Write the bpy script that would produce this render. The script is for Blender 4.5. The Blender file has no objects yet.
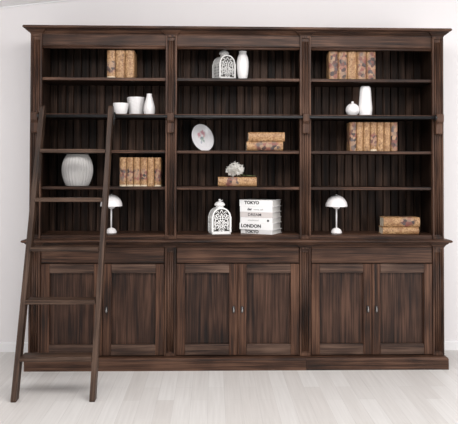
import bpy, bmesh, math, random
from math import pi, sin, cos, tan, atan, atan2, sqrt, radians as rad
from mathutils import Vector, Matrix
random.seed(7)
S = bpy.context.scene
C = S.collection

# ------------------------------------------------------------------ camera
cam = bpy.data.cameras.new('camera'); co = bpy.data.objects.new('camera', cam); C.objects.link(co)
cam.sensor_width = 36; cam.sensor_fit = 'HORIZONTAL'; cam.lens = 636 / 458 * 36
cam.shift_x = 0.0; cam.shift_y = -(212 - 157.56) / 458
YAW, PITCH, ROLL = .0244, .0193, .0029
fw = Vector((sin(YAW) * cos(PITCH), cos(YAW) * cos(PITCH), sin(PITCH)))
rt = fw.cross(Vector((0, 0, 1))).normalized(); up = rt.cross(fw)
r2 = cos(ROLL) * rt + sin(ROLL) * up; u2 = -sin(ROLL) * rt + cos(ROLL) * up
co.matrix_world = Matrix(((r2.x, u2.x, -fw.x, -.18), (r2.y, u2.y, -fw.y, -4.605),
                          (r2.z, u2.z, -fw.z, 1.4313), (0, 0, 0, 1)))
cam.clip_start = .05
S.camera = co
# ------------------------------------------------------------------ light
S.view_settings.view_transform = 'Standard'; S.view_settings.look = 'None'
S.view_settings.gamma = 1; S.view_settings.exposure = 0.0
W = bpy.data.worlds.new('world'); S.world = W; W.use_nodes = True
W.node_tree.nodes['Background'].inputs[0].default_value = (.96, .97, 1, 1)
W.node_tree.nodes['Background'].inputs[1].default_value = .90

def area(name, loc, target, sx, sy, power, col=(1, 1, 1)):
    l = bpy.data.lights.new(name, 'AREA'); l.shape = 'RECTANGLE'; l.size = sx; l.size_y = sy
    l.energy = power; l.color = col
    o = bpy.data.objects.new(name, l); C.objects.link(o); o.location = loc
    o.rotation_euler = (Vector(target) - Vector(loc)).to_track_quat('-Z', 'Y').to_euler()
area('window_daylight', (3.7, -3.0, 1.45), (1.0, .3, .75), 2.4, 1.8, 58, (1, .985, .98))
area('fill_light_left', (-3.7, -2.6, 1.2), (-1.6, .3, .7), 2.0, 1.6, 7, (1, .985, .98))  # unseen fill light added to brighten the lower left wall
area('ceiling_lamp', (-.2, -1.95, 2.70), (-.2, -.75, 0), 3.2, 1.1, 76, (1, .975, .965))

# ------------------------------------------------------------------ materials
def newmat(name):
    m = bpy.data.materials.new(name); m.use_nodes = True
    nt = m.node_tree; return m, nt, nt.nodes['Principled BSDF']
def N(nt, t, **kw):
    n = nt.nodes.new(t)
    for k, v in kw.items(): setattr(n, k, v)
    return n
def L(nt, a, b): nt.links.new(a, b)
def plain(name, col, rough=.5, metal=0., bump=0., bscale=200, spec=.5):
    m, nt, b = newmat(name)
    b.inputs['Base Color'].default_value = (*col, 1); b.inputs['Roughness'].default_value = rough
    b.inputs['Metallic'].default_value = metal
    b.inputs['Specular IOR Level'].default_value = spec
    tc = N(nt, 'ShaderNodeTexCoord')
    no = N(nt, 'ShaderNodeTexNoise'); no.inputs['Scale'].default_value = bscale; L(nt, tc.outputs['Object'], no.inputs[0])
    mr = N(nt, 'ShaderNodeMapRange'); mr.inputs[3].default_value = max(0, rough - .06); mr.inputs[4].default_value = min(1, rough + .06)
    L(nt, no.outputs[0], mr.inputs[0]); L(nt, mr.outputs[0], b.inputs['Roughness'])
    if bump:
        bp = N(nt, 'ShaderNodeBump'); bp.inputs['Strength'].default_value = bump; bp.inputs['Distance'].default_value = .002
        L(nt, no.outputs[0], bp.inputs['Height']); L(nt, bp.outputs[0], b.inputs['Normal'])
    return m
def ramp(nt, src, stops):
    r = N(nt, 'ShaderNodeValToRGB'); e = r.color_ramp.elements
    while len(e) < len(stops): e.new(.5)
    for i, (p, c) in enumerate(stops): e[i].position = p; e[i].color = (*c, 1)
    L(nt, src, r.inputs[0]); return r

def wood(name, axis, dark, mid, light, planks=0, spec=.26):
    m, nt, b = newmat(name)
    tc = N(nt, 'ShaderNodeTexCoord'); oi = N(nt, 'ShaderNodeObjectInfo')
    mul = N(nt, 'ShaderNodeMath', operation='MULTIPLY'); mul.inputs[1].default_value = 23.7; L(nt, oi.outputs['Random'], mul.inputs[0])
    add = N(nt, 'ShaderNodeVectorMath', operation='ADD'); L(nt, tc.outputs['Object'], add.inputs[0]); L(nt, mul.outputs[0], add.inputs[1])
    vec = add.outputs[0]
    tone = None
    if planks:
        sp = N(nt, 'ShaderNodeSeparateXYZ'); L(nt, tc.outputs['Object'], sp.inputs[0])
        dv = N(nt, 'ShaderNodeMath', operation='DIVIDE'); dv.inputs[1].default_value = planks; L(nt, sp.outputs[0], dv.inputs[0])
        fl = N(nt, 'ShaderNodeMath', operation='FLOOR'); L(nt, dv.outputs[0], fl.inputs[0])
        wn = N(nt, 'ShaderNodeTexWhiteNoise'); wn.noise_dimensions = '1D'; L(nt, fl.outputs[0], wn.inputs['W'])
        a2 = N(nt, 'ShaderNodeVectorMath', operation='MULTIPLY_ADD'); L(nt, wn.outputs['Color'], a2.inputs[0]); a2.inputs[1].default_value = (9, 9, 9); L(nt, vec, a2.inputs[2])
        vec = a2.outputs[0]; tone = wn.outputs['Value']
    def mapped(across, along):
        mp = N(nt, 'ShaderNodeMapping'); s = [across] * 3; s[axis] = along
        mp.inputs['Scale'].default_value = s; L(nt, vec, mp.inputs[0]); return mp.outputs[0]
    n1 = N(nt, 'ShaderNodeTexNoise'); n1.inputs['Scale'].default_value = 1; n1.inputs['Detail'].default_value = 4; n1.inputs['Roughness'].default_value = .6
    L(nt, mapped(190, 3.6), n1.inputs[0])
    n2 = N(nt, 'ShaderNodeTexNoise'); n2.inputs['Scale'].default_value = 1; n2.inputs['Detail'].default_value = 2
    L(nt, mapped(48, 1.2), n2.inputs[0])
    n4 = N(nt, 'ShaderNodeTexNoise'); n4.inputs['Scale'].default_value = 1; n4.inputs['Detail'].default_value = 2
    L(nt, mapped(5, 2.6), n4.inputs[0])
    # growth rings: contour lines of a stretched noise give cathedral figure
    n3 = N(nt, 'ShaderNodeTexNoise'); n3.inputs['Scale'].default_value = 1; n3.inputs['Detail'].default_value = 1
    L(nt, mapped(8, .6), n3.inputs[0])
    rg = N(nt, 'ShaderNodeMath', operation='MULTIPLY'); rg.inputs[1].default_value = 75; L(nt, n3.outputs[0], rg.inputs[0])
    sn = N(nt, 'ShaderNodeMath', operation='SINE'); L(nt, rg.outputs[0], sn.inputs[0])
    def madd(a, k, c):
        q = N(nt, 'ShaderNodeMath', operation='MULTIPLY_ADD'); L(nt, a, q.inputs[0]); q.inputs[1].default_value = k
        if isinstance(c, float): q.inputs[2].default_value = c
        else: L(nt, c, q.inputs[2])
        return q.outputs[0]
    t = madd(n1.outputs[0], 1.15, -1.02)
    t = madd(n2.outputs[0], .85, t)
    t = madd(n4.outputs[0], .95, t)
    t = madd(sn.outputs[0], .045, t)
    if tone: t = madd(tone, .24, madd(t, 1., -.12))
    r = ramp(nt, t, [(.12, dark), (.44, mid), (.60, tuple(.5 * (a + c) for a, c in zip(mid, light))), (.82, light)])
    L(nt, r.outputs[0], b.inputs['Base Color'])
    b.inputs['Roughness'].default_value = .48; b.inputs['Specular IOR Level'].default_value = spec
    bp = N(nt, 'ShaderNodeBump'); bp.inputs['Strength'].default_value = .5; bp.inputs['Distance'].default_value = .0018
    L(nt, t, bp.inputs['Height']); L(nt, bp.outputs[0], b.inputs['Normal'])
    return m
WD = ((.0075, .0044, .0034), (.044, .0198, .0113), (.122, .062, .038))
M = {}
for ax, i in (('x', 0), ('y', 1), ('z', 2)): M['wood_' + ax] = wood('dark_stained_wood_grain_' + ax, i, *WD)
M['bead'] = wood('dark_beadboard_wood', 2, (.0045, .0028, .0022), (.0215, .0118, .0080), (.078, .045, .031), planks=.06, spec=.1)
M['wood_rail'] = wood('worn_lighter_rail_wood', 0, (.012, .0072, .0055), (.056, .031, .0215), (.135, .082, .058))
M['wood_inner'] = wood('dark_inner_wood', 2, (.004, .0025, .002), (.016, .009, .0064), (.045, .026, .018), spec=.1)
M['wood_shelf'] = wood('shaded_shelf_wood', 0, (.004, .0025, .002), (.016, .009, .0064), (.045, .026, .018), spec=.1)  # shade of the shelf undersides put into the wood colour
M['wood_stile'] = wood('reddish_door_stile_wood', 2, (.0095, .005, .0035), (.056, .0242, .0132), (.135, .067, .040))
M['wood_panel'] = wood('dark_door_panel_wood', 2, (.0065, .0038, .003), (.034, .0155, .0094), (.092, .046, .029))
M['ladder_z'] = wood('ladder_wood_long', 2, (.012, .0072, .005), (.045, .0245, .0155), (.110, .067, .046))
M['ladder_x'] = wood('ladder_wood_tread', 0, (.012, .0072, .005), (.045, .0245, .0155), (.110, .067, .046))
M['iron'] = plain('black_iron', (.03, .03, .031), .38, .6)
M['pewter'] = plain('dark_pewter', (.34, .33, .32), .28, .9)
M['ceramic'] = plain('white_ceramic', (.77, .75, .74), .35, bump=.08, bscale=60)
M['ceramic_gloss'] = plain('glossy_white_ceramic', (.84, .82, .81), .2)
M['ceramic_grey'] = plain('matt_grey_white_ceramic', (.60, .58, .56), .55, bump=.15, bscale=90)
M['lamp'] = plain('white_lacquered_metal', (.86, .83, .82), .3)
M['white_metal'] = plain('white_painted_metal', (.80, .79, .77), .45, bump=.1)
M['grey_metal'] = plain('worn_silver_white_metal', (.64, .63, .61), .45, .1, bump=.15)
M['hole_shade'] = plain('lantern_hole_shade', (.05, .045, .04), .6)  # near-black colour standing in for the shade inside the lanterns
M['pages'] = plain('cream_pages', (.55, .47, .36), .8, bump=.2, bscale=300)
M['white_pages'] = plain('white_pages', (.66, .64, .61), .8, bump=.2, bscale=300)
M['cover_white'] = plain('white_book_cover', (.83, .82, .81), .4)
M['cover_pink'] = plain('pale_pink_grey_cover', (.62, .57, .55), .45)
M['cover_grey'] = plain('pale_grey_cover', (.66, .65, .64), .45)
M['ink'] = plain('black_ink', (.03, .03, .032), .6)
M['ink_grey'] = plain('grey_ink', (.25, .25, .25), .6)
M['petal'] = plain('white_petals', (.88, .86, .82), .6)
M['leaf'] = plain('dull_green_stem', (.09, .12, .04), .6)
M['wall'] = plain('white_painted_plaster', (.82, .792, .79), .85, bump=.05, bscale=120)
M['trim'] = plain('white_gloss_trim', (.86, .85, .85), .45)
M['ceil'] = plain('white_ceiling_paint', (.90, .88, .875), .9)

def tan_book(name, floral):
    """old-map paper: tan, speckled; floral ones carry a dark red and grey posy low on the cover"""
    m, nt, b = newmat(name)
    tc = N(nt, 'ShaderNodeTexCoord'); oi = N(nt, 'ShaderNodeObjectInfo')
    mul = N(nt, 'ShaderNodeMath', operation='MULTIPLY'); mul.inputs[1].default_value = 11.3; L(nt, oi.outputs['Random'], mul.inputs[0])
    add = N(nt, 'ShaderNodeVectorMath', operation='ADD'); L(nt, tc.outputs['Object'], add.inputs[0]); L(nt, mul.outputs[0], add.inputs[1])
    n1 = N(nt, 'ShaderNodeTexNoise'); n1.inputs['Scale'].default_value = 85; n1.inputs['Detail'].default_value = 3; n1.inputs['Roughness'].default_value = .65
    L(nt, add.outputs[0], n1.inputs[0])
    r1 = ramp(nt, n1.outputs[0], [(.32, (.10, .045, .018)), (.5, (.34, .185, .08)), (.74, (.54, .36, .195))])
    out = r1.outputs[0]
    def mixc(f, a, bb):
        x = N(nt, 'ShaderNodeMix', data_type='RGBA'); L(nt, f, x.inputs[0]); L(nt, a, x.inputs[6])
        if isinstance(bb, tuple): x.inputs[7].default_value = (*bb, 1)
        else: L(nt, bb, x.inputs[7])
        return x.outputs[2]
    n2 = N(nt, 'ShaderNodeTexNoise'); n2.inputs['Scale'].default_value = 24; n2.inputs['Detail'].default_value = 3
    L(nt, add.outputs[0], n2.inputs[0])
    r2_ = ramp(nt, n2.outputs[0], [(.5, (0, 0, 0)), (.68, (.75, .75, .75))])
    out = mixc(r2_.outputs[0], out, (.22, .10, .038))
    if floral:
        # posy: a soft-edged ellipse broken up by noise (position along the cover in object space)
        mp = N(nt, 'ShaderNodeMapping'); mp.vector_type = 'POINT'
        mp.inputs['Location'].default_value = floral['loc']; mp.inputs['Scale'].default_value = floral['scale']
        n3 = N(nt, 'ShaderNodeTexNoise'); n3.inputs['Scale'].default_value = 30; L(nt, add.outputs[0], n3.inputs[0])
        ds = N(nt, 'ShaderNodeVectorMath', operation='MULTIPLY_ADD'); L(nt, n3.outputs['Color'], ds.inputs[0]); ds.inputs[1].default_value = (.05,) * 3
        L(nt, tc.outputs['Object'], ds.inputs[2]); L(nt, ds.outputs[0], mp.inputs[0])
        ln = N(nt, 'ShaderNodeVectorMath', operation='LENGTH'); L(nt, mp.outputs[0], ln.inputs[0])
        msk = ramp(nt, ln.outputs['Value'], [(.7, (1, 1, 1)), (1.05, (0, 0, 0))])
        vo = N(nt, 'ShaderNodeTexVoronoi'); vo.inputs['Scale'].default_value = floral.get('vs', 55); L(nt, add.outputs[0], vo.inputs[0])
        hue = ramp(nt, vo.outputs['Color'], [(.2, (.04, .025, .022)), (.42, (.20, .065, .048)), (.62, (.36, .22, .13)), (.85, (.08, .06, .058))])
        vd = ramp(nt, vo.outputs['Distance'], [(.1, (.8, .8, .8)), (.55, (1, 1, 1))])
        out = mixc(msk.outputs[0], out, hue.outputs[0])
        if floral.get('foot'):
            sp = N(nt, 'ShaderNodeSeparateXYZ'); L(nt, tc.outputs['Object'], sp.inputs[0])
            lt = N(nt, 'ShaderNodeMath', operation='LESS_THAN'); L(nt, sp.outputs[2], lt.inputs[0]); lt.inputs[1].default_value = .012
            out = mixc(lt.outputs[0], out, (.62, .50, .36))
    L(nt, out, b.inputs['Base Color']); b.inputs['Roughness'].default_value = .5
    return m
M['tan'] = tan_book('tan_old_map_cover', None)
def posy(cx, cz, rx, rz, vs=55, foot=False):
    return dict(loc=(-(cx + .025) / rx, -.05, -(cz + .025) / rz), scale=(1 / rx, 2, 1 / rz), vs=vs, foot=foot)
M['tan_floral'] = tan_book('tan_cover_with_low_posy', posy(0, .085, .055, .05, foot=True))
M['tan_swirl'] = tan_book('tan_cover_with_dark_marbling', posy(.006, .10, .045, .13, 42))
M['tan_wide_swirl'] = tan_book('tan_cover_with_wide_dark_marbling', posy(0, .15, .06, .11, 42))
M['tan_left_posy'] = tan_book('tan_cover_with_posy_left', posy(0, .10, .055, .055, 50))
M['tan_right_posy'] = tan_book('tan_cover_with_posy_right', posy(-.005, .175, .045, .065, 50))

def floor_mat():
    m, nt, b = newmat('whitewashed_plank_floor')
    tc = N(nt, 'ShaderNodeTexCoord')
    mp = N(nt, 'ShaderNodeMapping'); mp.inputs['Rotation'].default_value = (0, 0, pi / 2); L(nt, tc.outputs['Object'], mp.inputs[0])
    br = N(nt, 'ShaderNodeTexBrick'); br.offset = .37; br.offset_frequency = 2
    br.inputs['Color1'].default_value = (.635, .61, .585, 1); br.inputs['Color2'].default_value = (.72, .705, .685, 1)
    br.inputs['Mortar'].default_value = (.56, .54, .52, 1)
    for k, v in (('Scale', 1), ('Mortar Size', .0012), ('Mortar Smooth', .3), ('Bias', 0), ('Brick Width', .62), ('Row Height', .105)): br.inputs[k].default_value = v
    L(nt, mp.outputs[0], br.inputs[0])
    m2 = N(nt, 'ShaderNodeMapping'); m2.inputs['Scale'].default_value = (60, 2.2, 1); L(nt, tc.outputs['Object'], m2.inputs[0])
    n = N(nt, 'ShaderNodeTexNoise'); n.inputs['Scale'].default_value = 1; n.inputs['Detail'].default_value = 3; L(nt, m2.outputs[0], n.inputs[0])
    r = ramp(nt, n.outputs[0], [(.3, (.90, .895, .89)), (.7, (1.0, 1.0, 1.0))])
    x = N(nt, 'ShaderNodeMix', data_type='RGBA', blend_type='MULTIPLY'); x.inputs[0].default_value = 1
    L(nt, br.outputs[0], x.inputs[6]); L(nt, r.outputs[0], x.inputs[7]); L(nt, x.outputs[2], b.inputs['Base Color'])
    b.inputs['Roughness'].default_value = .42; b.inputs['Specular IOR Level'].default_value = .35
    return m
M['floor'] = floor_mat()

def plate_mat():
    m, nt, b = newmat('white_china_with_rose_spray')
    tc = N(nt, 'ShaderNodeTexCoord')
    n = N(nt, 'ShaderNodeTexNoise'); n.inputs['Scale'].default_value = 45; n.inputs['Detail'].default_value = 3; L(nt, tc.outputs['Object'], n.inputs[0])
    out = None
    base = N(nt, 'ShaderNodeRGB'); base.outputs[0].default_value = (.82, .80, .81, 1); out = base.outputs[0]
    for (x, y, r, col) in ((-.024, .022, .022, (.62, .26, .30)), (.016, .040, .024, (.62, .28, .32)), (.022, .016, .012, (.7, .42, .42)), (.004, -.006, .021, (.22, .32, .26)),
                           (.014, -.022, .013, (.25, .34, .29)), (-.010, -.034, .010, (.42, .44, .5)), (-.004, .002, .008, (.25, .25, .36))):
        sb = N(nt, 'ShaderNodeVectorMath', operation='SUBTRACT'); L(nt, tc.outputs['Object'], sb.inputs[0]); sb.inputs[1].default_value = (x, y, 0)
        ms = N(nt, 'ShaderNodeVectorMath', operation='MULTIPLY'); L(nt, sb.outputs[0], ms.inputs[0]); ms.inputs[1].default_value = (1, 1, 0)
        ln = N(nt, 'ShaderNodeVectorMath', operation='LENGTH'); L(nt, ms.outputs[0], ln.inputs[0])
        q = N(nt, 'ShaderNodeMath', operation='MULTIPLY_ADD'); L(nt, n.outputs[0], q.inputs[0]); q.inputs[1].default_value = r * 2.2; L(nt, ln.outputs['Value'], q.inputs[2])
        d = N(nt, 'ShaderNodeMath', operation='DIVIDE'); L(nt, q.outputs[0], d.inputs[0]); d.inputs[1].default_value = r * 2.2
        rr = ramp(nt, d.outputs[0], [(.72, (.85, .85, .85)), (1.0, (0, 0, 0))])
        mx = N(nt, 'ShaderNodeMix', data_type='RGBA'); L(nt, rr.outputs[0], mx.inputs[0]); L(nt, out, mx.inputs[6]); mx.inputs[7].default_value = (*col, 1)
        out = mx.outputs[2]
    L(nt, out, b.inputs['Base Color']); b.inputs['Roughness'].default_value = .2
    return m
M['plate'] = plate_mat()

# ------------------------------------------------------------------ mesh helpers
class MB:
    def __init__(s): s.bm = bmesh.new()
    def _grab(s, before): return [v for v in s.bm.verts if v not in before]
    def box(s, x0, x1, y0, y1, z0, z1, bev=0., mat4=None, seg=1):
        t = bmesh.new()
        bmesh.ops.create_cube(t, size=1)
        for v in t.verts:
            v.co = Vector(((x0 + x1) / 2 + v.co.x * (x1 - x0), (y0 + y1) / 2 + v.co.y * (y1 - y0), (z0 + z1) / 2 + v.co.z * (z1 - z0)))
        if bev: bmesh.ops.bevel(t, geom=list(t.edges), offset=bev, segments=seg, affect='EDGES', profile=.5)
        s.merge(t, mat4); return s
    def merge(s, t, mat4=None, smooth=False):
        if mat4 is not None: bmesh.ops.transform(t, matrix=mat4, verts=t.verts)
        vm = {v: s.bm.verts.new(v.co) for v in t.verts}
        for f in t.faces:
            try:
                g = s.bm.faces.new([vm[v] for v in f.verts]); g.smooth = f.smooth or smooth
            except ValueError: pass
        t.free()
    def prism(s, pts, a, b, plane='yz', bev=0., mat4=None):
        """polygon pts in a plane, extruded from a to b along the third axis"""
        t = bmesh.new()
        def P(p, k):
            return {'yz': (k, p[0], p[1]), 'xz': (p[0], k, p[1]), 'xy': (p[0], p[1], k)}[plane]
        A = [t.verts.new(P(p, a)) for p in pts]; B = [t.verts.new(P(p, b)) for p in pts]
        t.faces.new(A); t.faces.new(B[::-1])
        for i in range(len(pts)): t.faces.new((A[i], B[i], B[(i + 1) % len(pts)], A[(i + 1) % len(pts)]))
        bmesh.ops.recalc_face_normals(t, faces=t.faces)
        if bev: bmesh.ops.bevel(t, geom=list(t.edges), offset=bev, segments=1, affect='EDGES')
        s.merge(t, mat4); return s
    def lathe(s, prof, seg=40, mat4=None, fl=None, close=False):
        """prof: list of (r, z); fl(angle, i) scales r; closed profile for shells"""
        t = bmesh.new(); rings = []
        for i, (r, z) in enumerate(prof):
            if r < 1e-6: rings.append([t.verts.new((0, 0, z))]); continue
            ring = []
            for k in range(seg):
                a = 2 * pi * k / seg; q = r * (fl(a, i) if fl else 1)
                ring.append(t.verts.new((q * cos(a), q * sin(a), z)))
            rings.append(ring)
        n = len(rings)
        for i in range(n if close else n - 1):
            A, B = rings[i], rings[(i + 1) % n]
            for k in range(seg):
                k2 = (k + 1) % seg
                if len(A) == 1 and len(B) == 1: continue
                if len(A) == 1: f = (A[0], B[k], B[k2])
                elif len(B) == 1: f = (A[k], B[0], A[k2])
                else: f = (A[k], B[k], B[k2], A[k2])
                t.faces.new(f).smooth = True
        bmesh.ops.recalc_face_normals(t, faces=t.faces)
        s.merge(t, mat4); return s
    def tube(s, pts, r, seg=8, closed=False, mat4=None, cap=True):
        t = bmesh.new(); pts = [Vector(p) for p in pts]; n = len(pts); rings = []
        prev = None
        for i in range(n):
            a = pts[(i - 1) % n] if (closed or i > 0) else pts[i]
            b = pts[(i + 1) % n] if (closed or i < n - 1) else pts[i]
            d = (b - a).normalized()
            if prev is None:
                ref = Vector((0, 0, 1)) if abs(d.z) < .9 else Vector((1, 0, 0))
                u = d.cross(ref).normalized()
            else: u = (prev - d * prev.dot(d)).normalized()
            prev = u; w = d.cross(u)
            rr = r[i] if isinstance(r, (list, tuple)) else r
            rings.append([t.verts.new(pts[i] + rr * (cos(2 * pi * k / seg) * u + sin(2 * pi * k / seg) * w)) for k in range(seg)])
        for i in range(n if closed else n - 1):
            A, B = rings[i], rings[(i + 1) % n]
            for k in range(seg): t.faces.new((A[k], A[(k + 1) % seg], B[(k + 1) % seg], B[k])).smooth = True
        if cap and not closed: t.faces.new(rings[0][::-1]); t.faces.new(rings[-1])
        bmesh.ops.recalc_face_normals(t, faces=t.faces)
        s.merge(t, mat4); return s
    def moulding(s, path, prof):
        """closed profile (outward offset, z) carried along an open plan path with mitred corners"""
        t = bmesh.new(); pts = [Vector(p) for p in path]; n = len(pts); rings = []
        def nrm(a, b): d = (b - a).normalized(); return Vector((d.y, -d.x))
        for i in range(n):
            ns = []
            if i > 0: ns.append(nrm(pts[i - 1], pts[i]))
            if i < n - 1: ns.append(nrm(pts[i], pts[i + 1]))
            m = ns[0] if len(ns) == 1 else (ns[0] + ns[1]) / (1 + ns[0].dot(ns[1]))
            rings.append([t.verts.new((pts[i].x + m.x * o, pts[i].y + m.y * o, z)) for o, z in prof])
        k = len(prof)
        for i in range(n - 1):
            for j in range(k): t.faces.new((rings[i][j], rings[i][(j + 1) % k], rings[i + 1][(j + 1) % k], rings[i + 1][j]))
        t.faces.new(rings[0]); t.faces.new(rings[-1][::-1])
        bmesh.ops.recalc_face_normals(t, faces=t.faces)
        s.merge(t); return s
    def build(s, name, mat, parent=None, off=None):
        me = bpy.data.meshes.new(name)
        if off is not None: bmesh.ops.translate(s.bm, verts=s.bm.verts, vec=-Vector(off))
        s.bm.to_mesh(me); s.bm.free()
        for mm in (mat if isinstance(mat, (list, tuple)) else [mat]): me.materials.append(mm)
        o = bpy.data.objects.new(name, me); C.objects.link(o)
        if parent: o.parent = parent
        elif off is not None: o.location = off
        return o
def thing(name, label, cat, loc=(0, 0, 0), rot=(0, 0, 0), group=None):
    o = bpy.data.objects.new(name, None); C.objects.link(o); o.empty_display_size = .05
    o.location = loc; o.rotation_euler = rot; return tag(o, label, cat, group)
def tag(o, label, cat, group=None):
    o['label'] = label; o['category'] = cat
    if group: o['group'] = group
    return o
def struct(o): o['kind'] = 'structure'; return o
def dup(root, loc, label, group=None, rot=None):
    r = root.copy(); C.objects.link(r); r.location = loc; r['label'] = label
    if group: r['group'] = group
    if rot is not None: r.rotation_euler = rot
    for ch in list(root.children):
        c = ch.copy(); C.objects.link(c); c.parent = r
        for g in ch.children:
            d = g.copy(); C.objects.link(d); d.parent = c
    return r

# ------------------------------------------------------------------ room
XL, XR, YF, YB = -3.9, 3.9, -6.2, .46
def zc(x): return 2.718 + .120 * (x + 1.877)
struct(MB().box(XL, XR, YF, YB + .1, -.08, 0).build('floor', M['floor']))
struct(MB().prism([(XL, -.08), (XR, -.08), (XR, zc(XR) + .1), (XL, zc(XL) + .1)], YB, YB + .1, 'xz').build('wall_back', M['wall']))
struct(MB().prism([(XL, zc(XL)), (XR, zc(XR)), (XR, zc(XR) + .08), (XL, zc(XL) + .08)], YF, YB, 'xz').build('ceiling', M['ceil']))
struct(MB().prism([(XL, zc(XL) - .014), (XR, zc(XR) - .014), (XR, zc(XR) - .001), (XL, zc(XL) - .001)], YB - .014, YB - .001, 'xz', bev=.004).build('trim_1', M['trim']))
bb = MB().prism([(YB - .001, .0), (YB - .016, .0), (YB - .016, .064), (YB - .011, .072), (YB - .001, .075)], XL, XR, 'yz').build('baseboard_back', M['trim']); struct(bb)

# ------------------------------------------------------------------ bookcase
OFF = (0, .2, 0)
bk = thing('bookcase', 'huge dark stained wooden bookcase with three open bays above cupboard doors, against the white wall', 'bookcase', OFF)
def part(mb, name, mat, parent=bk): return mb.build(name, M[mat], parent, OFF)
PX = [-1.4610, -.4880, .4880, 1.4610]      # pilaster centres
PW = .0405                                 # half width
BAY = [(PX[i] + PW, PX[i + 1] - PW) for i in range(3)]
# carcass: side panels, dividers, top
for s in (-1, 1):
    a, b_ = sorted((s * 1.445, s * 1.4995))
    part(MB().box(a, b_, .04, .44, .92, 2.44), 'side_panel', 'wood_z')
for x in PX[1:3]:
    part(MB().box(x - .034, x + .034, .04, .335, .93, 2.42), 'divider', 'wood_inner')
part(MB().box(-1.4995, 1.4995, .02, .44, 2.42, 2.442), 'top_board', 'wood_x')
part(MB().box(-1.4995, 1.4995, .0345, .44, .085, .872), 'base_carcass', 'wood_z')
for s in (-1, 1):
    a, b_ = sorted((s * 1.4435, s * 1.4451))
    part(MB().box(a, b_, .041, .335, .931, 2.42), 'added_dark_insert', 'wood_inner')  # thin sheet added to make the inner side faces darker
# beadboard backs
for i in range(3):
    x0 = BAY[i][0] - (.03 if i == 0 else .01); x1 = BAY[i][1] + (.03 if i == 2 else .01)
    mb = MB(); k = math.floor(x0 / .06)
    while k * .06 < x1:
        a, c = max(x0, k * .06 + .0014), min(x1, k * .06 + .0586)
        if c - a > .008:
            mb.prism([(a, .335), (a, .331), (a + .0045, .3205), (c - .0045, .3205), (c, .331), (c, .335)], .93, 2.43, 'xy')
        k += 1
    mb.box(x0, x1, .333, .345, .93, 2.43)
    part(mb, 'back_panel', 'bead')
# shelves
SH = [2.100, 1.836, 1.572, 1.3085]
for i in range(3):
    x0 = BAY[i][0] - (.024 if i == 0 else .006); x1 = BAY[i][1] + (.024 if i == 2 else .006)
    for z in SH:
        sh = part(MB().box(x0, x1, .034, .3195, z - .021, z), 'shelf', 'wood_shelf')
        MB().box(x0, x1, .022, .034, z - .022, z, .002).build('shelf_edge', M['wood_x'], sh, OFF)  # front strip keeps the lighter wood, apart from the shade-toned body
    part(MB().box(x0, x1, .018, .3195, .93, .959, .002), 'bottom_board', 'wood_x')
    # frieze with a bead along its lower edge, and the lower rail
    mb = MB().box(BAY[i][0], BAY[i][1], .016, .04, 2.312, 2.42)
    mb.tube([(BAY[i][0], .018, 2.317), (BAY[i][1], .018, 2.317)], .0105, 10)
    mb.box(BAY[i][0], BAY[i][1], .008, .02, 2.327, 2.334, .002)
    part(mb, 'frieze_board', 'wood_x')
    part(MB().box(BAY[i][0], BAY[i][1], .012, .04, .915, .9575, .002), 'lower_rail', 'wood_x')
# pilasters
def pilaster(x, z0, z1, name):
    mb = MB().box(x - PW, x + PW, .013, .04, z0, z1)
    b_ = .0125
    for a, c in ((-PW, -PW + b_), (PW - b_, PW)): mb.box(x + a, x + c, 0, .014, z0, z1, .002)
    mb.box(x - PW + b_, x + PW - b_, 0, .014, z1 - .016, z1, .0015); mb.box(x - PW + b_, x + PW - b_, 0, .014, z0, z0 + .02, .0015)
    for k in (-1, 0, 1): mb.tube([(x + k * .0165, .0115, z0 + .032), (x + k * .0165, .0115, z1 - .04)], .0064, 8)
    return part(mb, name, 'wood_z')
for x in PX:
    pilaster(x, .93, 2.41, 'pilaster'); pilaster(x, .0885, .873, 'lower_pilaster')
# cornice and ledge
def path(yb, brk, hw):
    pts = [(-1.5, .44), (-1.5, yb - brk)]
    for i, x in enumerate(PX):
        if i == 0: pts += [(x + hw, yb - brk), (x + hw, yb)]
        elif i == 3: pts += [(x - hw, yb), (x - hw, yb - brk)]
        else: pts += [(x - hw, yb), (x - hw, yb - brk), (x + hw, yb - brk), (x + hw, yb)]
    return pts + [(1.5, yb - brk), (1.5, .44)]
slab = [(-.03, 2.4405), (.036, 2.4405), (.043, 2.446), (.043, 2.453), (.038, 2.4605), (-.03, 2.4605)]
top = MB().moulding([(-1.5, .44), (-1.5, -.02), (1.5, -.02), (1.5, .44)], slab)
top.box(-1.49, 1.49, 0, .44, 2.441, 2.459)
part(top, 'cornice_cap', 'wood_x')
cv = [(-.02, 2.409), (.002, 2.409), (.004, 2.4155), (.008, 2.418), (.014, 2.422), (.023, 2.43), (.03, 2.4345), (.03, 2.4405), (-.02, 2.4405)]
part(MB().moulding(path(.014, .018, .0425), cv), 'cornice_moulding', 'wood_x')
lcap = [(-.03, .9085), (.03, .9085), (.039, .914), (.042, .920), (.037, .927), (.03, .9298), (-.03, .9298)]
led = MB().moulding([(-1.5, .44), (-1.5, -.024), (1.5, -.024), (1.5, .44)], lcap); led.box(-1.49, 1.49, 0, .44, .909, .9295)
part(led, 'ledge', 'wood_x')
lm = [(-.03, .872), (.002, .872), (.004, .879), (.010, .886), (.012, .891), (.020, .896), (.026, .903), (.026, .9085), (-.03, .9085)]
part(MB().moulding(path(.012, .016, .0425), lm), 'ledge_moulding', 'wood_x')
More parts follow.
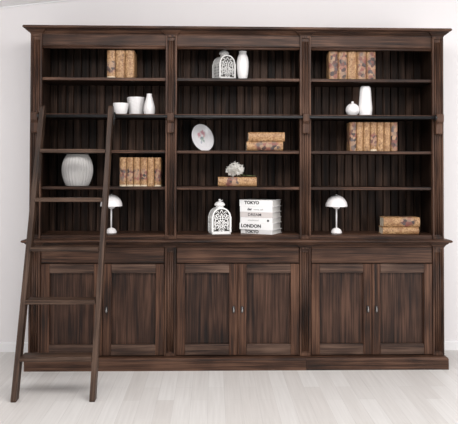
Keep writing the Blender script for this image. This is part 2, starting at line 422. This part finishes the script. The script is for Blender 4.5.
# plinth in two lengths with a butt joint
pp = [(-.045, .0), (.016, .0), (.016, .074), (.013, .083), (.006, .088), (-.045, .088)]
part(MB().moulding([(-1.5, .44), (-1.5, -.03), (.487, -.03)], pp), 'plinth', 'wood_x')
part(MB().moulding([(.4885, -.03), (1.5, -.03), (1.5, .44)], pp), 'plinth', 'wood_x')
part(MB().box(-1.48, 1.48, -.02, .43, .06, .0875), 'base_board', 'wood_x')
# drawers, doors
for i in range(3):
    a, c = BAY[i][0] + .004, BAY[i][1] - .004
    part(MB().box(a, c, .010, .035, .757, .8705, .003), 'drawer', 'wood_x')
    mid = (a + c) / 2
    for side in (0, 1):
        d0, d1 = (a, mid - .0018) if side == 0 else (mid + .0018, c)
        z0, z1, st = .0945, .7505, .0605
        fr = MB()
        fr.box(d0, d0 + st, .006, .034, z0, z1, .002); fr.box(d1 - st, d1, .006, .034, z0, z1, .002)
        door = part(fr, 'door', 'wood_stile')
        door.location = (0, 0, 0)
        def sub(mb, name, mat, m=None):
            return mb.build(name, m or M[mat], door, OFF)
        sub(MB().box(d0 + st, d1 - st, .0065, .034, z1 - .066, z1, .003), 'rail', 'wood_rail')
        sub(MB().box(d0 + st, d1 - st, .0065, .034, z0, z0 + .077, .003), 'rail', 'wood_rail')
        # panel, with a sloped moulding running inside the frame
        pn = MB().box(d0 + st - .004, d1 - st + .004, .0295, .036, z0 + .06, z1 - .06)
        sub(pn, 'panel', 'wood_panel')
        hx = (d1 - .029) if side == 0 else (d0 + .029)
        h = MB()
        h.prism([(hx - .0075, .403), (hx - .009, .418), (hx - .0105, .44), (hx, .452), (hx + .0105, .44), (hx + .009, .418), (hx + .0075, .403), (hx, .396)], .002, .0062, 'xz')
        sub(h, 'handle_plate', 'iron')
        h = MB()
        h.tube([(hx, .002, .441), (hx, -.008, .441)], .0035, 8)
        h.tube([(hx, -.007, .442), (hx, -.009, .436), (hx, -.011, .425), (hx, -.011, .415), (hx, -.0105, .408), (hx, -.010, .404)], [.002, .0026, .0042, .0062, .0052, .001], 10)
        sub(h, 'handle', 'pewter')
# rail on wooden brackets
RY, RZ, RR = -.032, 1.8135, .0118
for i, x in enumerate(PX):
    hw = .0235
    xx = x + (-.001 if i == 3 else .001 if i == 0 else 0)
    if i in (0, 3): hw = .0255
    p = [(.002, 1.694), (-.028, 1.694), (-.034, 1.70), (-.034, 1.765), (-.052, 1.785), (-.052, 1.832), (-.047, 1.84), (.002, 1.84)]
    part(MB().prism(p, xx - hw, xx + hw, 'yz', bev=.0025), 'rail_bracket', 'wood_z')
rl = MB().tube([(-1.45, RY, RZ), (1.45, RY, RZ)], RR, 16)
part(rl, 'rail', 'iron')
for s in (-1, 1):
    part(MB().tube([(s * 1.425, RY, RZ), (s * 1.441, RY, RZ)], .0205, 16), 'rail_collar', 'iron')

# ------------------------------------------------------------------ ladder
LA = atan(.53 / 1.81)
lad = thing('library_ladder', 'dark wooden library ladder with five flat treads leaning on the bookcase rail at the left', 'ladder', (-1.163, -.616, 0), (-LA, 0, 0))
sw, sd = .0168, .0325        # half thickness, half depth of a stile
Llen = 1.885 / cos(LA)
for s in (-1, 1):
    x = s * .2405
    pts = [(-sd + .006, -sd * tan(LA)), (sd, sd * tan(LA)), (sd, Llen - .03)]
    for k in range(7):
        a = pi * k / 6; pts.append((sd * cos(a), Llen - .03 + .03 * sin(a)))
    pts += [(-sd, Llen - .03), (-sd, -sd * tan(LA) + .012)]
    # drop duplicates
    q = []
    for p_ in pts:
        if not q or (abs(p_[0] - q[-1][0]) + abs(p_[1] - q[-1][1])) > 1e-4: q.append(p_)
    MB().prism(q, x - sw, x + sw, 'yz', bev=.003).build('stile', M['ladder_z'], lad)
for z in (.258, .592, .918, 1.239, 1.572):
    zl = z / cos(LA)
    rot = Matrix.Translation((0, 0, zl)) @ Matrix.Rotation(LA, 4, 'X')
    MB().box(-.223, .223, -.052, .062, -.026, 0, .003, rot).build('tread', M['ladder_x'], lad)
for s in (-1, 1):
    x = s * (.2405 + sw + .0035)
    pts = []
    zl = 1.8135 * cos(LA) + .584 * sin(LA)          # rail centre in ladder coordinates
    yl = .584 * cos(LA) - 1.8135 * sin(LA)
    hk = MB()
    ring = [(yl - .026, zl - .075), (yl - .026, zl)]
    for k in range(9):
        a = pi - pi * k / 8; ring.append((yl + .026 * cos(a), zl + .026 * sin(a)))
    ring.append((yl + .026, zl - .012))
    hk.tube([(x, y, z) for y, z in ring], .0045, 8)
    hk.build('hook', M['iron'], lad)

for ch in lad.children:                     # the ladder stands a little askew
    for v in ch.data.vertices: v.co.x += .007 * v.co.z

# ------------------------------------------------------------------ tan books
def spine_pts(w, d, n=8):
    """plan outline of a book: rounded spine at the front (y=0), boards running back"""
    pts = []
    for k in range(n + 1):
        a = pi + pi * k / n
        pts.append((w / 2 * cos(a), .017 + .017 * sin(a)))
    return pts
def make_book(name, label, group, w, h, d, mat, loc, rot=(0, 0, 0), hollow=.004):
    """local frame: spine faces -y, stands on z=0"""
    t = thing(name, label, 'book', loc, rot, group)
    mb = MB(); n = 8
    o = spine_pts(w, d, n)
    # spine shell, then two boards
    inner = [(x * (w - 2 * hollow) / w, y + hollow) for x, y in o]
    mb.prism(o + [(w / 2, .026), (w / 2 - hollow, .026)] + inner[::-1] + [(-w / 2 + hollow, .026), (-w / 2, .026)], 0, h, 'xy')
    for s in (-1, 1):
        a, b_ = sorted((s * w / 2, s * (w / 2 - hollow)))
        mb.box(a, b_, .025, d, 0, h, .001)
    mb.build('cover', M[mat], t)
    MB().box(-w / 2 + hollow, w / 2 - hollow, .020, d - .005, .004, h - .004).build('pages', M['pages'], t)
    return t
def row(protos, x0, widths, z, y, d, hs, kinds, labels, group):
    x = x0
    for i, (w, h, k) in enumerate(zip(widths, hs, kinds)):
        cx = x + w / 2; x += w + .0006
        loc = (cx, y + random.uniform(-.002, .004), z + .0002)
        key = (k, round(w, 4), round(h, 4))
        if key in protos: dup(protos[key], loc, labels[i], group)
        else: protos[key] = make_book('book', labels[i], group, w - .0004, h, d, k, loc)
PR = {}
row(PR, -.962, [.062, .068, .068], SH[0], .045, .19, [.203] * 3, ['tan_floral', 'tan', 'tan'],
    ['tan book with a dark floral patch, leftmost of the three on the top left shelf',
     'plain speckled tan book, middle of the three on the top left shelf',
     'plain speckled tan book, rightmost of the three on the top left shelf'], 'tan books on the top left shelf')
row(PR, .668, [.0695] * 5, SH[0], .045, .11, [.206] * 5, ['tan_swirl', 'tan_swirl', 'tan', 'tan_swirl', 'tan_swirl'],
    ['marbled tan book, leftmost of the five on the top right shelf',
     'marbled tan book second from left of the five on the top right shelf',
     'plain paler tan book in the middle of the five on the top right shelf',
     'marbled tan book fourth from left of the five on the top right shelf',
     'marbled tan book, rightmost of the five on the top right shelf'], 'tan books on the top right shelf')
row(PR, .822, [.0505] * 7, SH[2], .045, .11, [.212] * 7, ['tan_swirl', 'tan', 'tan', 'tan_floral', 'tan', 'tan', 'tan_swirl'],
    ['marbled tan book at the left end of the seven below the right vases',
     'plain tan book second from left of the seven below the right vases',
     'plain tan book third from left of the seven, just left of the floral one',
     'tan book with a dark posy, in the middle of the seven below the right vases',
     'plain tan book fifth from left of the seven, just right of the floral one',
     'plain tan book sixth from left of the seven below the right vases',
     'marbled tan book at the right end of the seven below the right vases'], 'row of seven tan books in the right bay')
row(PR, -.866, [.050] * 6, SH[3], .045, .17, [.211] * 6, ['tan_floral', 'tan_floral', 'tan_floral', 'tan_floral', 'tan', 'tan_floral'],
    ['floral tan book, leftmost of the six above the left lamp shelf',
     'floral tan book second from left of the six above the left lamp shelf',
     'floral tan book third from left of the six above the left lamp shelf',
     'floral tan book fourth from left of the six, just left of the plain one',
     'plain speckled tan book without posy, fifth of the six above the left lamp shelf',
     'floral tan book, rightmost of the six above the left lamp shelf'], 'row of six tan books in the left bay')
# lying books: spine still faces the front; local z (height) turned along world x
def lying(label, group, length, thick, mat, x0, z, y, d=.2, yaw=0):
    # rotate about y by 90 deg: local z -> +x, local x -> -z
    Rm = Matrix.Rotation(yaw, 4, 'Z') @ Matrix.Rotation(pi / 2, 4, 'Y')
    t = make_book('book', label, group, thick, length, d, mat, (x0, y, z + thick / 2), Rm.to_euler())
    return t
lying('pale tan speckled book lying on top of the two stacked on the middle bay shelf', 'two lying tan books in the middle bay', .267, .0680, 'tan', .076, SH[2] + .0687, .045)
lying('marbled tan book lying at the bottom of the pair in the middle bay', 'two lying tan books in the middle bay', .267, .0680, 'tan_wide_swirl', .063, SH[2] + .0004, .045)
lying('tan book with red posy lying flat under the white flower', 'lying tan books', .283, 0.0695, 'tan_left_posy', -.146, SH[3] + .0004, .045)
lying('tan book with posy lying on top of the pair at bottom right', 'two lying tan books at bottom right', .268, .0715, 'tan_right_posy', 1.072, .959 + .0545, .045, .13)
lying('plain tan book lying at the bottom of the pair at bottom right', 'two lying tan books at bottom right', .268, .0535, 'tan', 1.066, .959 + .0004, .045, .13)

# ------------------------------------------------------------------ white book stack
def text(body, size, mat, parent, loc, bold=0., sx=1., name='spine_title'):
    cu = bpy.data.curves.new('txt', 'FONT'); cu.body = body; cu.size = size; cu.extrude = .0002; cu.offset = bold
    cu.align_y = 'CENTER'; cu.resolution_u = 3
    tmp = bpy.data.objects.new('txt', cu); C.objects.link(tmp)
    bpy.context.view_layer.update()
    me = bpy.data.meshes.new_from_object(tmp.evaluated_get(bpy.context.evaluated_depsgraph_get()))
    bpy.data.objects.remove(tmp); bpy.data.curves.remove(cu)
    for v in me.vertices: x, y, z = v.co; v.co = (x * sx + loc[0], loc[1] - z, y + loc[2])
    me.materials.clear(); me.materials.append(mat); me.name = name
    o = bpy.data.objects.new(name, me); C.objects.link(o); o.parent = parent; return o
SPL = .262
stack = [ # thickness, length, yaw deg, cover, label, texts
    (.0310, .252, -27.5, 'cover_grey', 'pale book at the bottom of the white stack, titled TOKYO', [('TOKYO', .030, 'ink', .034, 0, .0015, 1.05)]),
    (.0480, .262, -24.5, 'cover_white', 'white book titled LONDON in the white stack', [('LONDON', .033, 'ink', .012, .002, .0016, 1.08)]),
    (.0410, .257, -26.5, 'cover_white', 'white book with small grey title and a dark dot in the white stack', [('wonderland', .017, 'ink_grey', .062, .0, .0001, 1.05)]),
    (.0400, .256, -26.0, 'cover_pink', 'pinkish grey book titled DREAM in the white stack', [('DREAM', .030, 'ink', .062, 0, .0004, 1.1)]),
    (.0400, .256, -25.5, 'cover_white', 'white book with small lettering, second from top of the white stack', [('der', .026, 'ink', .060, 0, .0009, 1.), ('words cafe', .016, 'ink_grey', .108, -.001, .0002, 1.1)]),
    (.0490, .262, -26.0, 'cover_white', 'white book titled TOKYO on top of the white stack', [('TOKYO', .031, 'ink', .040, .003, .0016, 1.08)]),
]
z = .9592
cxs, cys = .252, .026          # near corner of the stack
for i, (th, ln, yw, cv_, lab, txs) in enumerate(stack):
    a = rad(yw); dd = .196
    ox = random.uniform(-.003, .003)
    # local: x along the spine, right end of the spine at the near corner
    px, py = cxs + ox - ln * cos(a), cys - ln * sin(a)
    t = thing('book', lab, 'book', (px, py, z), (0, 0, a), 'stack of white books')
    cvb = MB(); c = .003
    cvb.box(0, ln, 0, dd, 0, c, .0008); cvb.box(0, ln, 0, dd, th - c, th, .0008); cvb.box(0, ln, -.0005, c, 0, th, .0008)
    cvb.build('cover', M[cv_], t)
    MB().box(.003, ln - .007, .003, dd - .006, c, th - c).build('pages', M['white_pages'], t)
    for (bd, sz, mt, tx, dz, bo, sxx) in txs:
        text(bd, sz, M[mt], t, (tx, -.0007, th / 2 + dz), bo, sxx)
    if i == 2:
        MB().lathe([(0, 0), (.0085, 0), (.0085, .0006), (0, .0006)], 20, Matrix.Translation((ln - .034, -.0005, th / 2)) @ Matrix.Rotation(pi / 2, 4, 'X')).build('dot', M['ink'], t)
    z += th + .0003

# ------------------------------------------------------------------ ceramics
def smooth_prof(pts, n=6):
    """Catmull-Rom through (r, z) points"""
    out = []
    P = [pts[0]] + list(pts) + [pts[-1]]
    for i in range(1, len(P) - 2):
        for k in range(n):
            t = k / n
            q = [.5 * (2 * P[i][j] + (P[i + 1][j] - P[i - 1][j]) * t + (2 * P[i - 1][j] - 5 * P[i][j] + 4 * P[i + 1][j] - P[i + 2][j]) * t * t + (3 * P[i][j] - P[i - 1][j] - 3 * P[i + 1][j] + P[i + 2][j]) * t ** 3) for j in (0, 1)]
            out.append((max(q[0], 0), min(max(q[1], pts[0][1]), pts[-1][1])))
    return out + [pts[-1]]
def vessel(name, label, cat, loc, outer, mat, wall=.004, group=None, seg=48, fl=None):
    so = smooth_prof(outer)
    inner = [(max(r - wall, .001), max(z, .006)) for r, z in reversed(so)]
    prof = [(0, 0)] + so + inner + [(0, .006)]
    mb = MB().lathe(prof, seg, fl=(lambda a, i: fl(a, i, len(so))) if fl else None)
    o = mb.build(name, M[mat]); o.location = loc
    return tag(o, label, cat, group)
G = 'white ceramics on the rail shelf of the left bay'
ZR = SH[1] + .0003
vessel('bowl', 'small white bowl at the left end of the white ceramics, by the ladder top', 'bowl', (-.866, .10, ZR), [(.040, 0), (.044, .003), (.0535, .045), (.0572, .080), (.0570, .0835)], 'ceramic')
def pot_relief(a, i, n):
    if i < 3 or i > n - 6: return 1
    return 1 + .03 * sin(7 * a + i * .9) * sin(i * .8)
vessel('flowerpot', 'white embossed pot standing between the bowl and the bottle vase', 'pot', (-.764, .190, ZR), [(.046, 0), (.051, .004), (.058, .05), (.064, .10), (.0665, .122), (.0675, .128), (.0665, .1365)], 'ceramic', fl=pot_relief, seg=72)
vessel('bottle_vase', 'white bottle vase with narrow neck, right of the embossed pot', 'vase', (-.657, .115, ZR), [(.033, 0), (.038, .004), (.0425, .035), (.040, .065), (.031, .10), (.0215, .135), (.0185, .150), (.0205, .157)], 'ceramic')
nr = 28
def ribs(a, i, n):
    if i >= n + 8: return 1
    t = min(1, max(0, i / 5)) if i < n * .5 else min(1, max(0, (n - 8 - i) / 5))
    return 1 + .045 * t * abs(sin(nr * a / 2)) - .009 * t
vessel('ribbed_vase', 'large barrel shaped greyish white vase with vertical ribs, behind the ladder', 'vase', (-1.194, .165, SH[3] + .0003),
       [(.072, 0), (.080, .003), (.100, .05), (.1105, .105), (.109, .15), (.099, .19), (.086, .217), (.081, .226), (.079, .233)], 'ceramic_grey', fl=ribs, seg=nr * 8, wall=.006)
vessel('tall_vase', 'tapered white vase beside the lantern on the top middle shelf', 'vase', (.036, .13, SH[0] + .0003),
       [(.028, 0), (.031, .003), (.040, .05), (.0445, .105), (.0425, .15), (.033, .185), (.0275, .197), (.0290, .2165)], 'ceramic')
vessel('round_vase', 'small round white bud vase left of the tall vase in the right bay', 'vase', (.857, .115, ZR),
       [(.024, 0), (.030, .003), (.047, .025), (.0505, .046), (.044, .07), (.028, .087), (.0105, .094), (.0085, .100), (.0105, .108)], 'ceramic_gloss', wall=.003)
vessel('tall_vase', 'tall smooth white vase right of the small round one in the right bay', 'vase', (.957, .13, ZR),
       [(.043, 0), (.047, .004), (.0505, .04), (.0505, .07), (.046, .12), (.0435, .16), (.0415, .19), (.038, .212), (.033, .222)], 'ceramic_gloss')

# plate leaning in the middle bay
pn_ = Vector((.63, -.74, .235)).normalized()
PRr = .1065
upv = Vector((0, 0, 1)); yv = (upv - pn_ * upv.dot(pn_)).normalized(); xv = yv.cross(pn_)
pm = MB().lathe([(0, .004), (.060, .004), (.069, .007), (.078, .012), (PRr - .002, .0165), (PRr, .0175), (PRr - .001, .0145), (.078, .008), (.066, .001), (.058, -.001), (.054, -.001), (.053, .001), (0, .001)], 64)
plt = pm.build('plate', M['plate'])
ext = PRr * sqrt(1 - pn_.z ** 2) + .0175 * pn_.z
plt.matrix_world = Matrix(((xv.x, yv.x, pn_.x, -.271), (xv.y, yv.y, pn_.y, .236), (xv.z, yv.z, pn_.z, SH[2] + PRr * sqrt(1 - pn_.z ** 2) - .0175 * pn_.z + .0005), (0, 0, 0, 1)))
tag(plt, 'white china plate with pink roses leaning at an angle on the middle bay shelf', 'plate')

# ------------------------------------------------------------------ lamps
def make_lamp(loc, label):
    t = thing('table_lamp', label, 'lamp', loc, (0, 0, 0), 'white mushroom lamps')
    pr = [(0, 0), (.039, 0), (.0405, .002)] + [(.0405 * cos(a), .004 + .037 * sin(a)) for a in [i * pi / 2 / 10 for i in range(10)]] + [(0, .041)]
    MB().lathe(pr, 40).build('base', M['lamp'], t)
    MB().tube([(0, 0, .038), (0, 0, .215)], .0058, 16).build('stem', M['lamp'], t)
    R_, z0 = .0815, .200
    out = [(R_ * cos(a), z0 + .086 * sin(a)) for a in [i * pi / 2 / 14 for i in range(14)]] + [(0, z0 + .086)]
    inn = [(0, z0 + .0835)] + [((R_ - .0025) * cos(a), z0 + .0835 * sin(a)) for a in [i * pi / 2 / 14 for i in range(13, -1, -1)]]
    MB().lathe(out + inn, 48, close=False).build('lamp_shade', M['lamp'], t)
    rim = MB().lathe([(.004, .178)] + [(.031 * cos(a), .205 - .027 * sin(a)) for a in [pi / 2 - .12 - i * (pi / 2 - .12) / 9 for i in range(10)]] + [(.029, .212), (0, .212)], 32)
    rim.build('lower_bowl', M['lamp'], t)
    MB().tube([(0, 0, .285), (0, 0, .2895)], .006, 12).build('top_screw', M['lamp'], t)
    return t
ZB = .9593
lamp = make_lamp((-.938, .15, ZB), 'white mushroom lamp in the left bay, half hidden by the ladder')
dup(lamp, (.743, .15, ZB), 'white mushroom lamp in the right bay left of the two lying books')

# ------------------------------------------------------------------ lanterns
def arch(w, h, n=16, ins=0.):
    r = w / 2 - ins; zc_ = h - w / 2
    pts = [(-r, ins), (-r, zc_)]
    for k in range(1, n): a = pi - pi * k / n; pts.append((r * cos(a), zc_ + r * sin(a)))
    return pts + [(r, zc_), (r, ins)]
def make_lantern(loc, rz, label, mat):
    t = thing('lantern', label, 'lantern', loc, (0, 0, rz), 'filigree lanterns')
    w, d, h = .137, .118, .192
    m = M[mat]
    MB().box(-w / 2 - .003, w / 2 + .003, -d / 2 - .003, d / 2 + .003, 0, .014, .003).build('base', m, t)
    # roof vault and arched frames
    o = arch(w, h); i_ = arch(w, h, ins=.004)
    v = MB(); q = bmesh.new()
    o2 = [p for p in o if p[1] >= h - w / 2 - .001]; i2 = [(p[0] * .955, (p[1] - (h - w / 2)) * .955 + h - w / 2) for p in o2]
    v.prism(o2 + i2[::-1], -d / 2 + .002, d / 2 - .002, 'xz')
    for sx in (-1, 1):
        for sy in (-1, 1): v.box(sx * w / 2 - .006, sx * w / 2 + .006, sy * d / 2 - .006, sy * d / 2 + .006, .012, h - w / 2 + .004, .001)
    v.build('housing', m, t)
    def scroll(cx, cz, r, a0, a1, turns, n=22):
        return [(cx + r * (1 - .65 * k / n) * cos(a0 + (a1 - a0) * turns * k / n), cz + r * (1 - .65 * k / n) * sin(a0 + (a1 - a0) * turns * k / n)) for k in range(n + 1)]
    def panel(yy, name):
        p = MB(); ou = arch(w + .004, h + .002, 20); inn = arch(w + .004, h + .002, 20, ins=.010)
        p.prism([(x, z + .0) for x, z in ou] + inn[::-1], yy - .003, yy + .003, 'xz')
        p.box(-w / 2 - .002, w / 2 + .002, yy - .003, yy + .003, .0, .020)
        T = lambda pts, r=.0031, closed=False: p.tube([(x, yy, z) for x, z in pts], r, 6, closed)
        cz = .082
        for rr in (.009, .017): T([(rr * cos(2 * pi * k / 16), cz + rr * 1.1 * sin(2 * pi * k / 16)) for k in range(16)], closed=True)
        for s in (-1, 1):
            for (cx, cz_, r, a0, a1, tn) in ((.033, .050, .017, 0, 2 * pi, .85), (.036, .100, .017, pi, 3 * pi, .85), (.026, .135, .015, -pi / 2, 1.5 * pi, .85), (.013, .046, .012, pi, -pi, .8), (.014, .122, .012, 0, 2 * pi, .8), (.046, .128, .010, 0, 2 * pi, .8), (.050, .075, .009, pi / 2, 2.5 * pi, .8), (.051, .036, .010, 0, 2 * pi, .8), (.030, .076, .008, 0, 2 * pi, .8), (.029, .157, .010, 0, 2 * pi, .8), (.014, .030, .009, pi, 3 * pi, .8)):
                T([(s * x, z) for x, z in scroll(cx, cz_, r, a0, a1, tn)])
            T([(s * .002, .026), (s * .010, .06), (s * .018, .082), (s * .010, .105), (s * .002, .15)])
            T([(s * .055, .04), (s * .044, .06), (s * .053, .085), (s * .045, .11), (s * .054, .125)])
            T([(s * .016, .150), (s * .008, .162), (0, .178)])
            T([(s * .058, .03), (s * .018, .082), (s * .04, .145)], .0022)
        T([(-.055, .064), (.055, .064)], .0022); T([(-.058, .113), (.058, .113)], .0022)
        p.build(name, m, t)
    panel(-d / 2 - .001, 'front_panel'); panel(d / 2 + .001, 'back_panel')
    for s in (-1, 1):
        p = MB(); x = s * (w / 2)
        for k in range(5):
            for j in range(4):
                cy, cz = -d / 2 + .021 + j * .0253, .030 + k * .0225
                p.tube([(x, cy + .0115 * cos(2 * pi * e / 10), cz + .0115 * sin(2 * pi * e / 10)) for e in range(10)], .0026, 6, True)
        p.box(x - .002, x + .002, -d / 2, d / 2, .012, .02)
        p.build('side_panel', m, t)
    cp = [(0, h - .004), (.030, h - .004), (.030, h + .006), (.027, h + .010), (.036, h + .013), (.041, h + .017), (.039, h + .026), (.031, h + .036), (.018, h + .043), (.008, h + .046), (.0055, h + .050), (.009, h + .054), (.0095, h + .058), (.006, h + .063), (0, h + .0645)]
    MB().lathe(cp, 32).build('cap', m, t)
    MB().tube([(.024 * cos(2 * pi * e / 24), .012 * sin(2 * pi * e / 24) , h + .046 + .010 * cos(2 * pi * e / 24)) for e in range(24)], .0022, 6, True).build('ring', m, t)
    MB().prism([(x * .86, max(z * .93, .015)) for x, z in arch(w, h)], -d / 2 + .008, d / 2 - .008, 'xz').build('added_dark_insert', M['hole_shade'], t)  # dark block added so the filigree holes read as deep shade
    return t
lan = make_lantern((-.133, .135, ZB), rad(13), 'white domed filigree lantern on the bottom shelf beside the white book stack', 'white_metal')
l2 = make_lantern((-.104, .145, SH[0] + .0003), rad(27), 'silvery filigree lantern beside the white vase on the top middle shelf', 'grey_metal')

l2.scale = (.93, .93, .95)
# ------------------------------------------------------------------ flower
fl_ = thing('flower', 'white double flower with a thin green stem lying on the flat tan book', 'flower', (-.02, .115, SH[3] + .0705))
pt = MB(); rnd = random.Random(3)
def petal(mb, base, direc, ln, wd, curl, outw):
    t = bmesh.new(); d = direc.normalized()
    side = d.cross(outw).normalized(); nrm = side.cross(d)
    nrm = nrm if nrm.dot(outw) > 0 else -nrm
    rows = []
    for i in range(5):
        u = i / 4; wv = wd * (.35 + .9 * sin(min(u * 1.9, pi / 2 + .5)) * .7)
        c = base + d * ln * u + nrm * (curl * u * u * ln)
        row_ = []
        for j in (-1, -.35, .35, 1):
            row_.append(t.verts.new(c + side * wv * j + nrm * (.2 * wv * (j * j)) + nrm * rnd.uniform(-.0012, .0012) * u + d * rnd.uniform(-.003, .002) * (i == 4)))
        rows.append(row_)
    for i in range(4):
        for j in range(3): t.faces.new((rows[i][j], rows[i][j + 1], rows[i + 1][j + 1], rows[i + 1][j]))
    ext = bmesh.ops.solidify(t, geom=list(t.faces), thickness=.0007)
    mb.merge(t)
cen = Vector((0, 0, .05))
pt.lathe([(0, .008), (.030, .018), (.043, .045), (.038, .068), (.020, .085), (0, .09)], 20)
for k in range(110):
    zz = 1 - 2 * (k + .5) / 110; a = k * 2.39996
    r_ = sqrt(1 - zz * zz); d = Vector((r_ * cos(a), r_ * sin(a), zz))
    if d.z < -.8: continue
    tg = (Vector((rnd.uniform(-1, 1), rnd.uniform(-1, 1), rnd.uniform(-.2, 1.6)))); tg = tg - d * tg.dot(d)
    tg = tg.normalized() if tg.length > .01 else Vector((1, 0, 0))
    petal(pt, cen + d * .036 - tg * .010, d * rnd.uniform(.35, 1.1) + tg, rnd.uniform(.024, .036), rnd.uniform(.015, .020), rnd.uniform(-.1, .35), d)
fo = pt.build('petals', M['petal'], fl_)
zs = [v.co.z for v in fo.data.vertices]; mz = min(zs)
sc = 1.0
for v in fo.data.vertices:
    x, y, zq = v.co; v.co = (x * 1.08 + (zq - .05) * .12, y * .9, (zq - mz) * .92 + .0008)
st = MB().tube([(.012, 0, .035), (.04, .004, .018), (.075, .002, .011), (.115, -.008, .009), (.148, -.014, .006)], [.0028, .0026, .0024, .0022, .0018], 8)
for (x, y, zz, dx, dy) in ((.07, .002, .012, .03, -.022), (.10, -.005, .011, .032, .02), (.122, -.009, .009, .034, -.016)):
    b0 = Vector((x, y, zz)); d = Vector((dx, dy, .004)); s_ = d.cross(Vector((0, 0, 1))).normalized() * .006
    st.prism([(b0.x, b0.y), ((b0 + d * .5 + s_).x, (b0 + d * .5 + s_).y), ((b0 + d).x, (b0 + d).y), ((b0 + d * .5 - s_).x, (b0 + d * .5 - s_).y)], zz, zz + .0012, 'xy')
st.build('stem', M['leaf'], fl_)
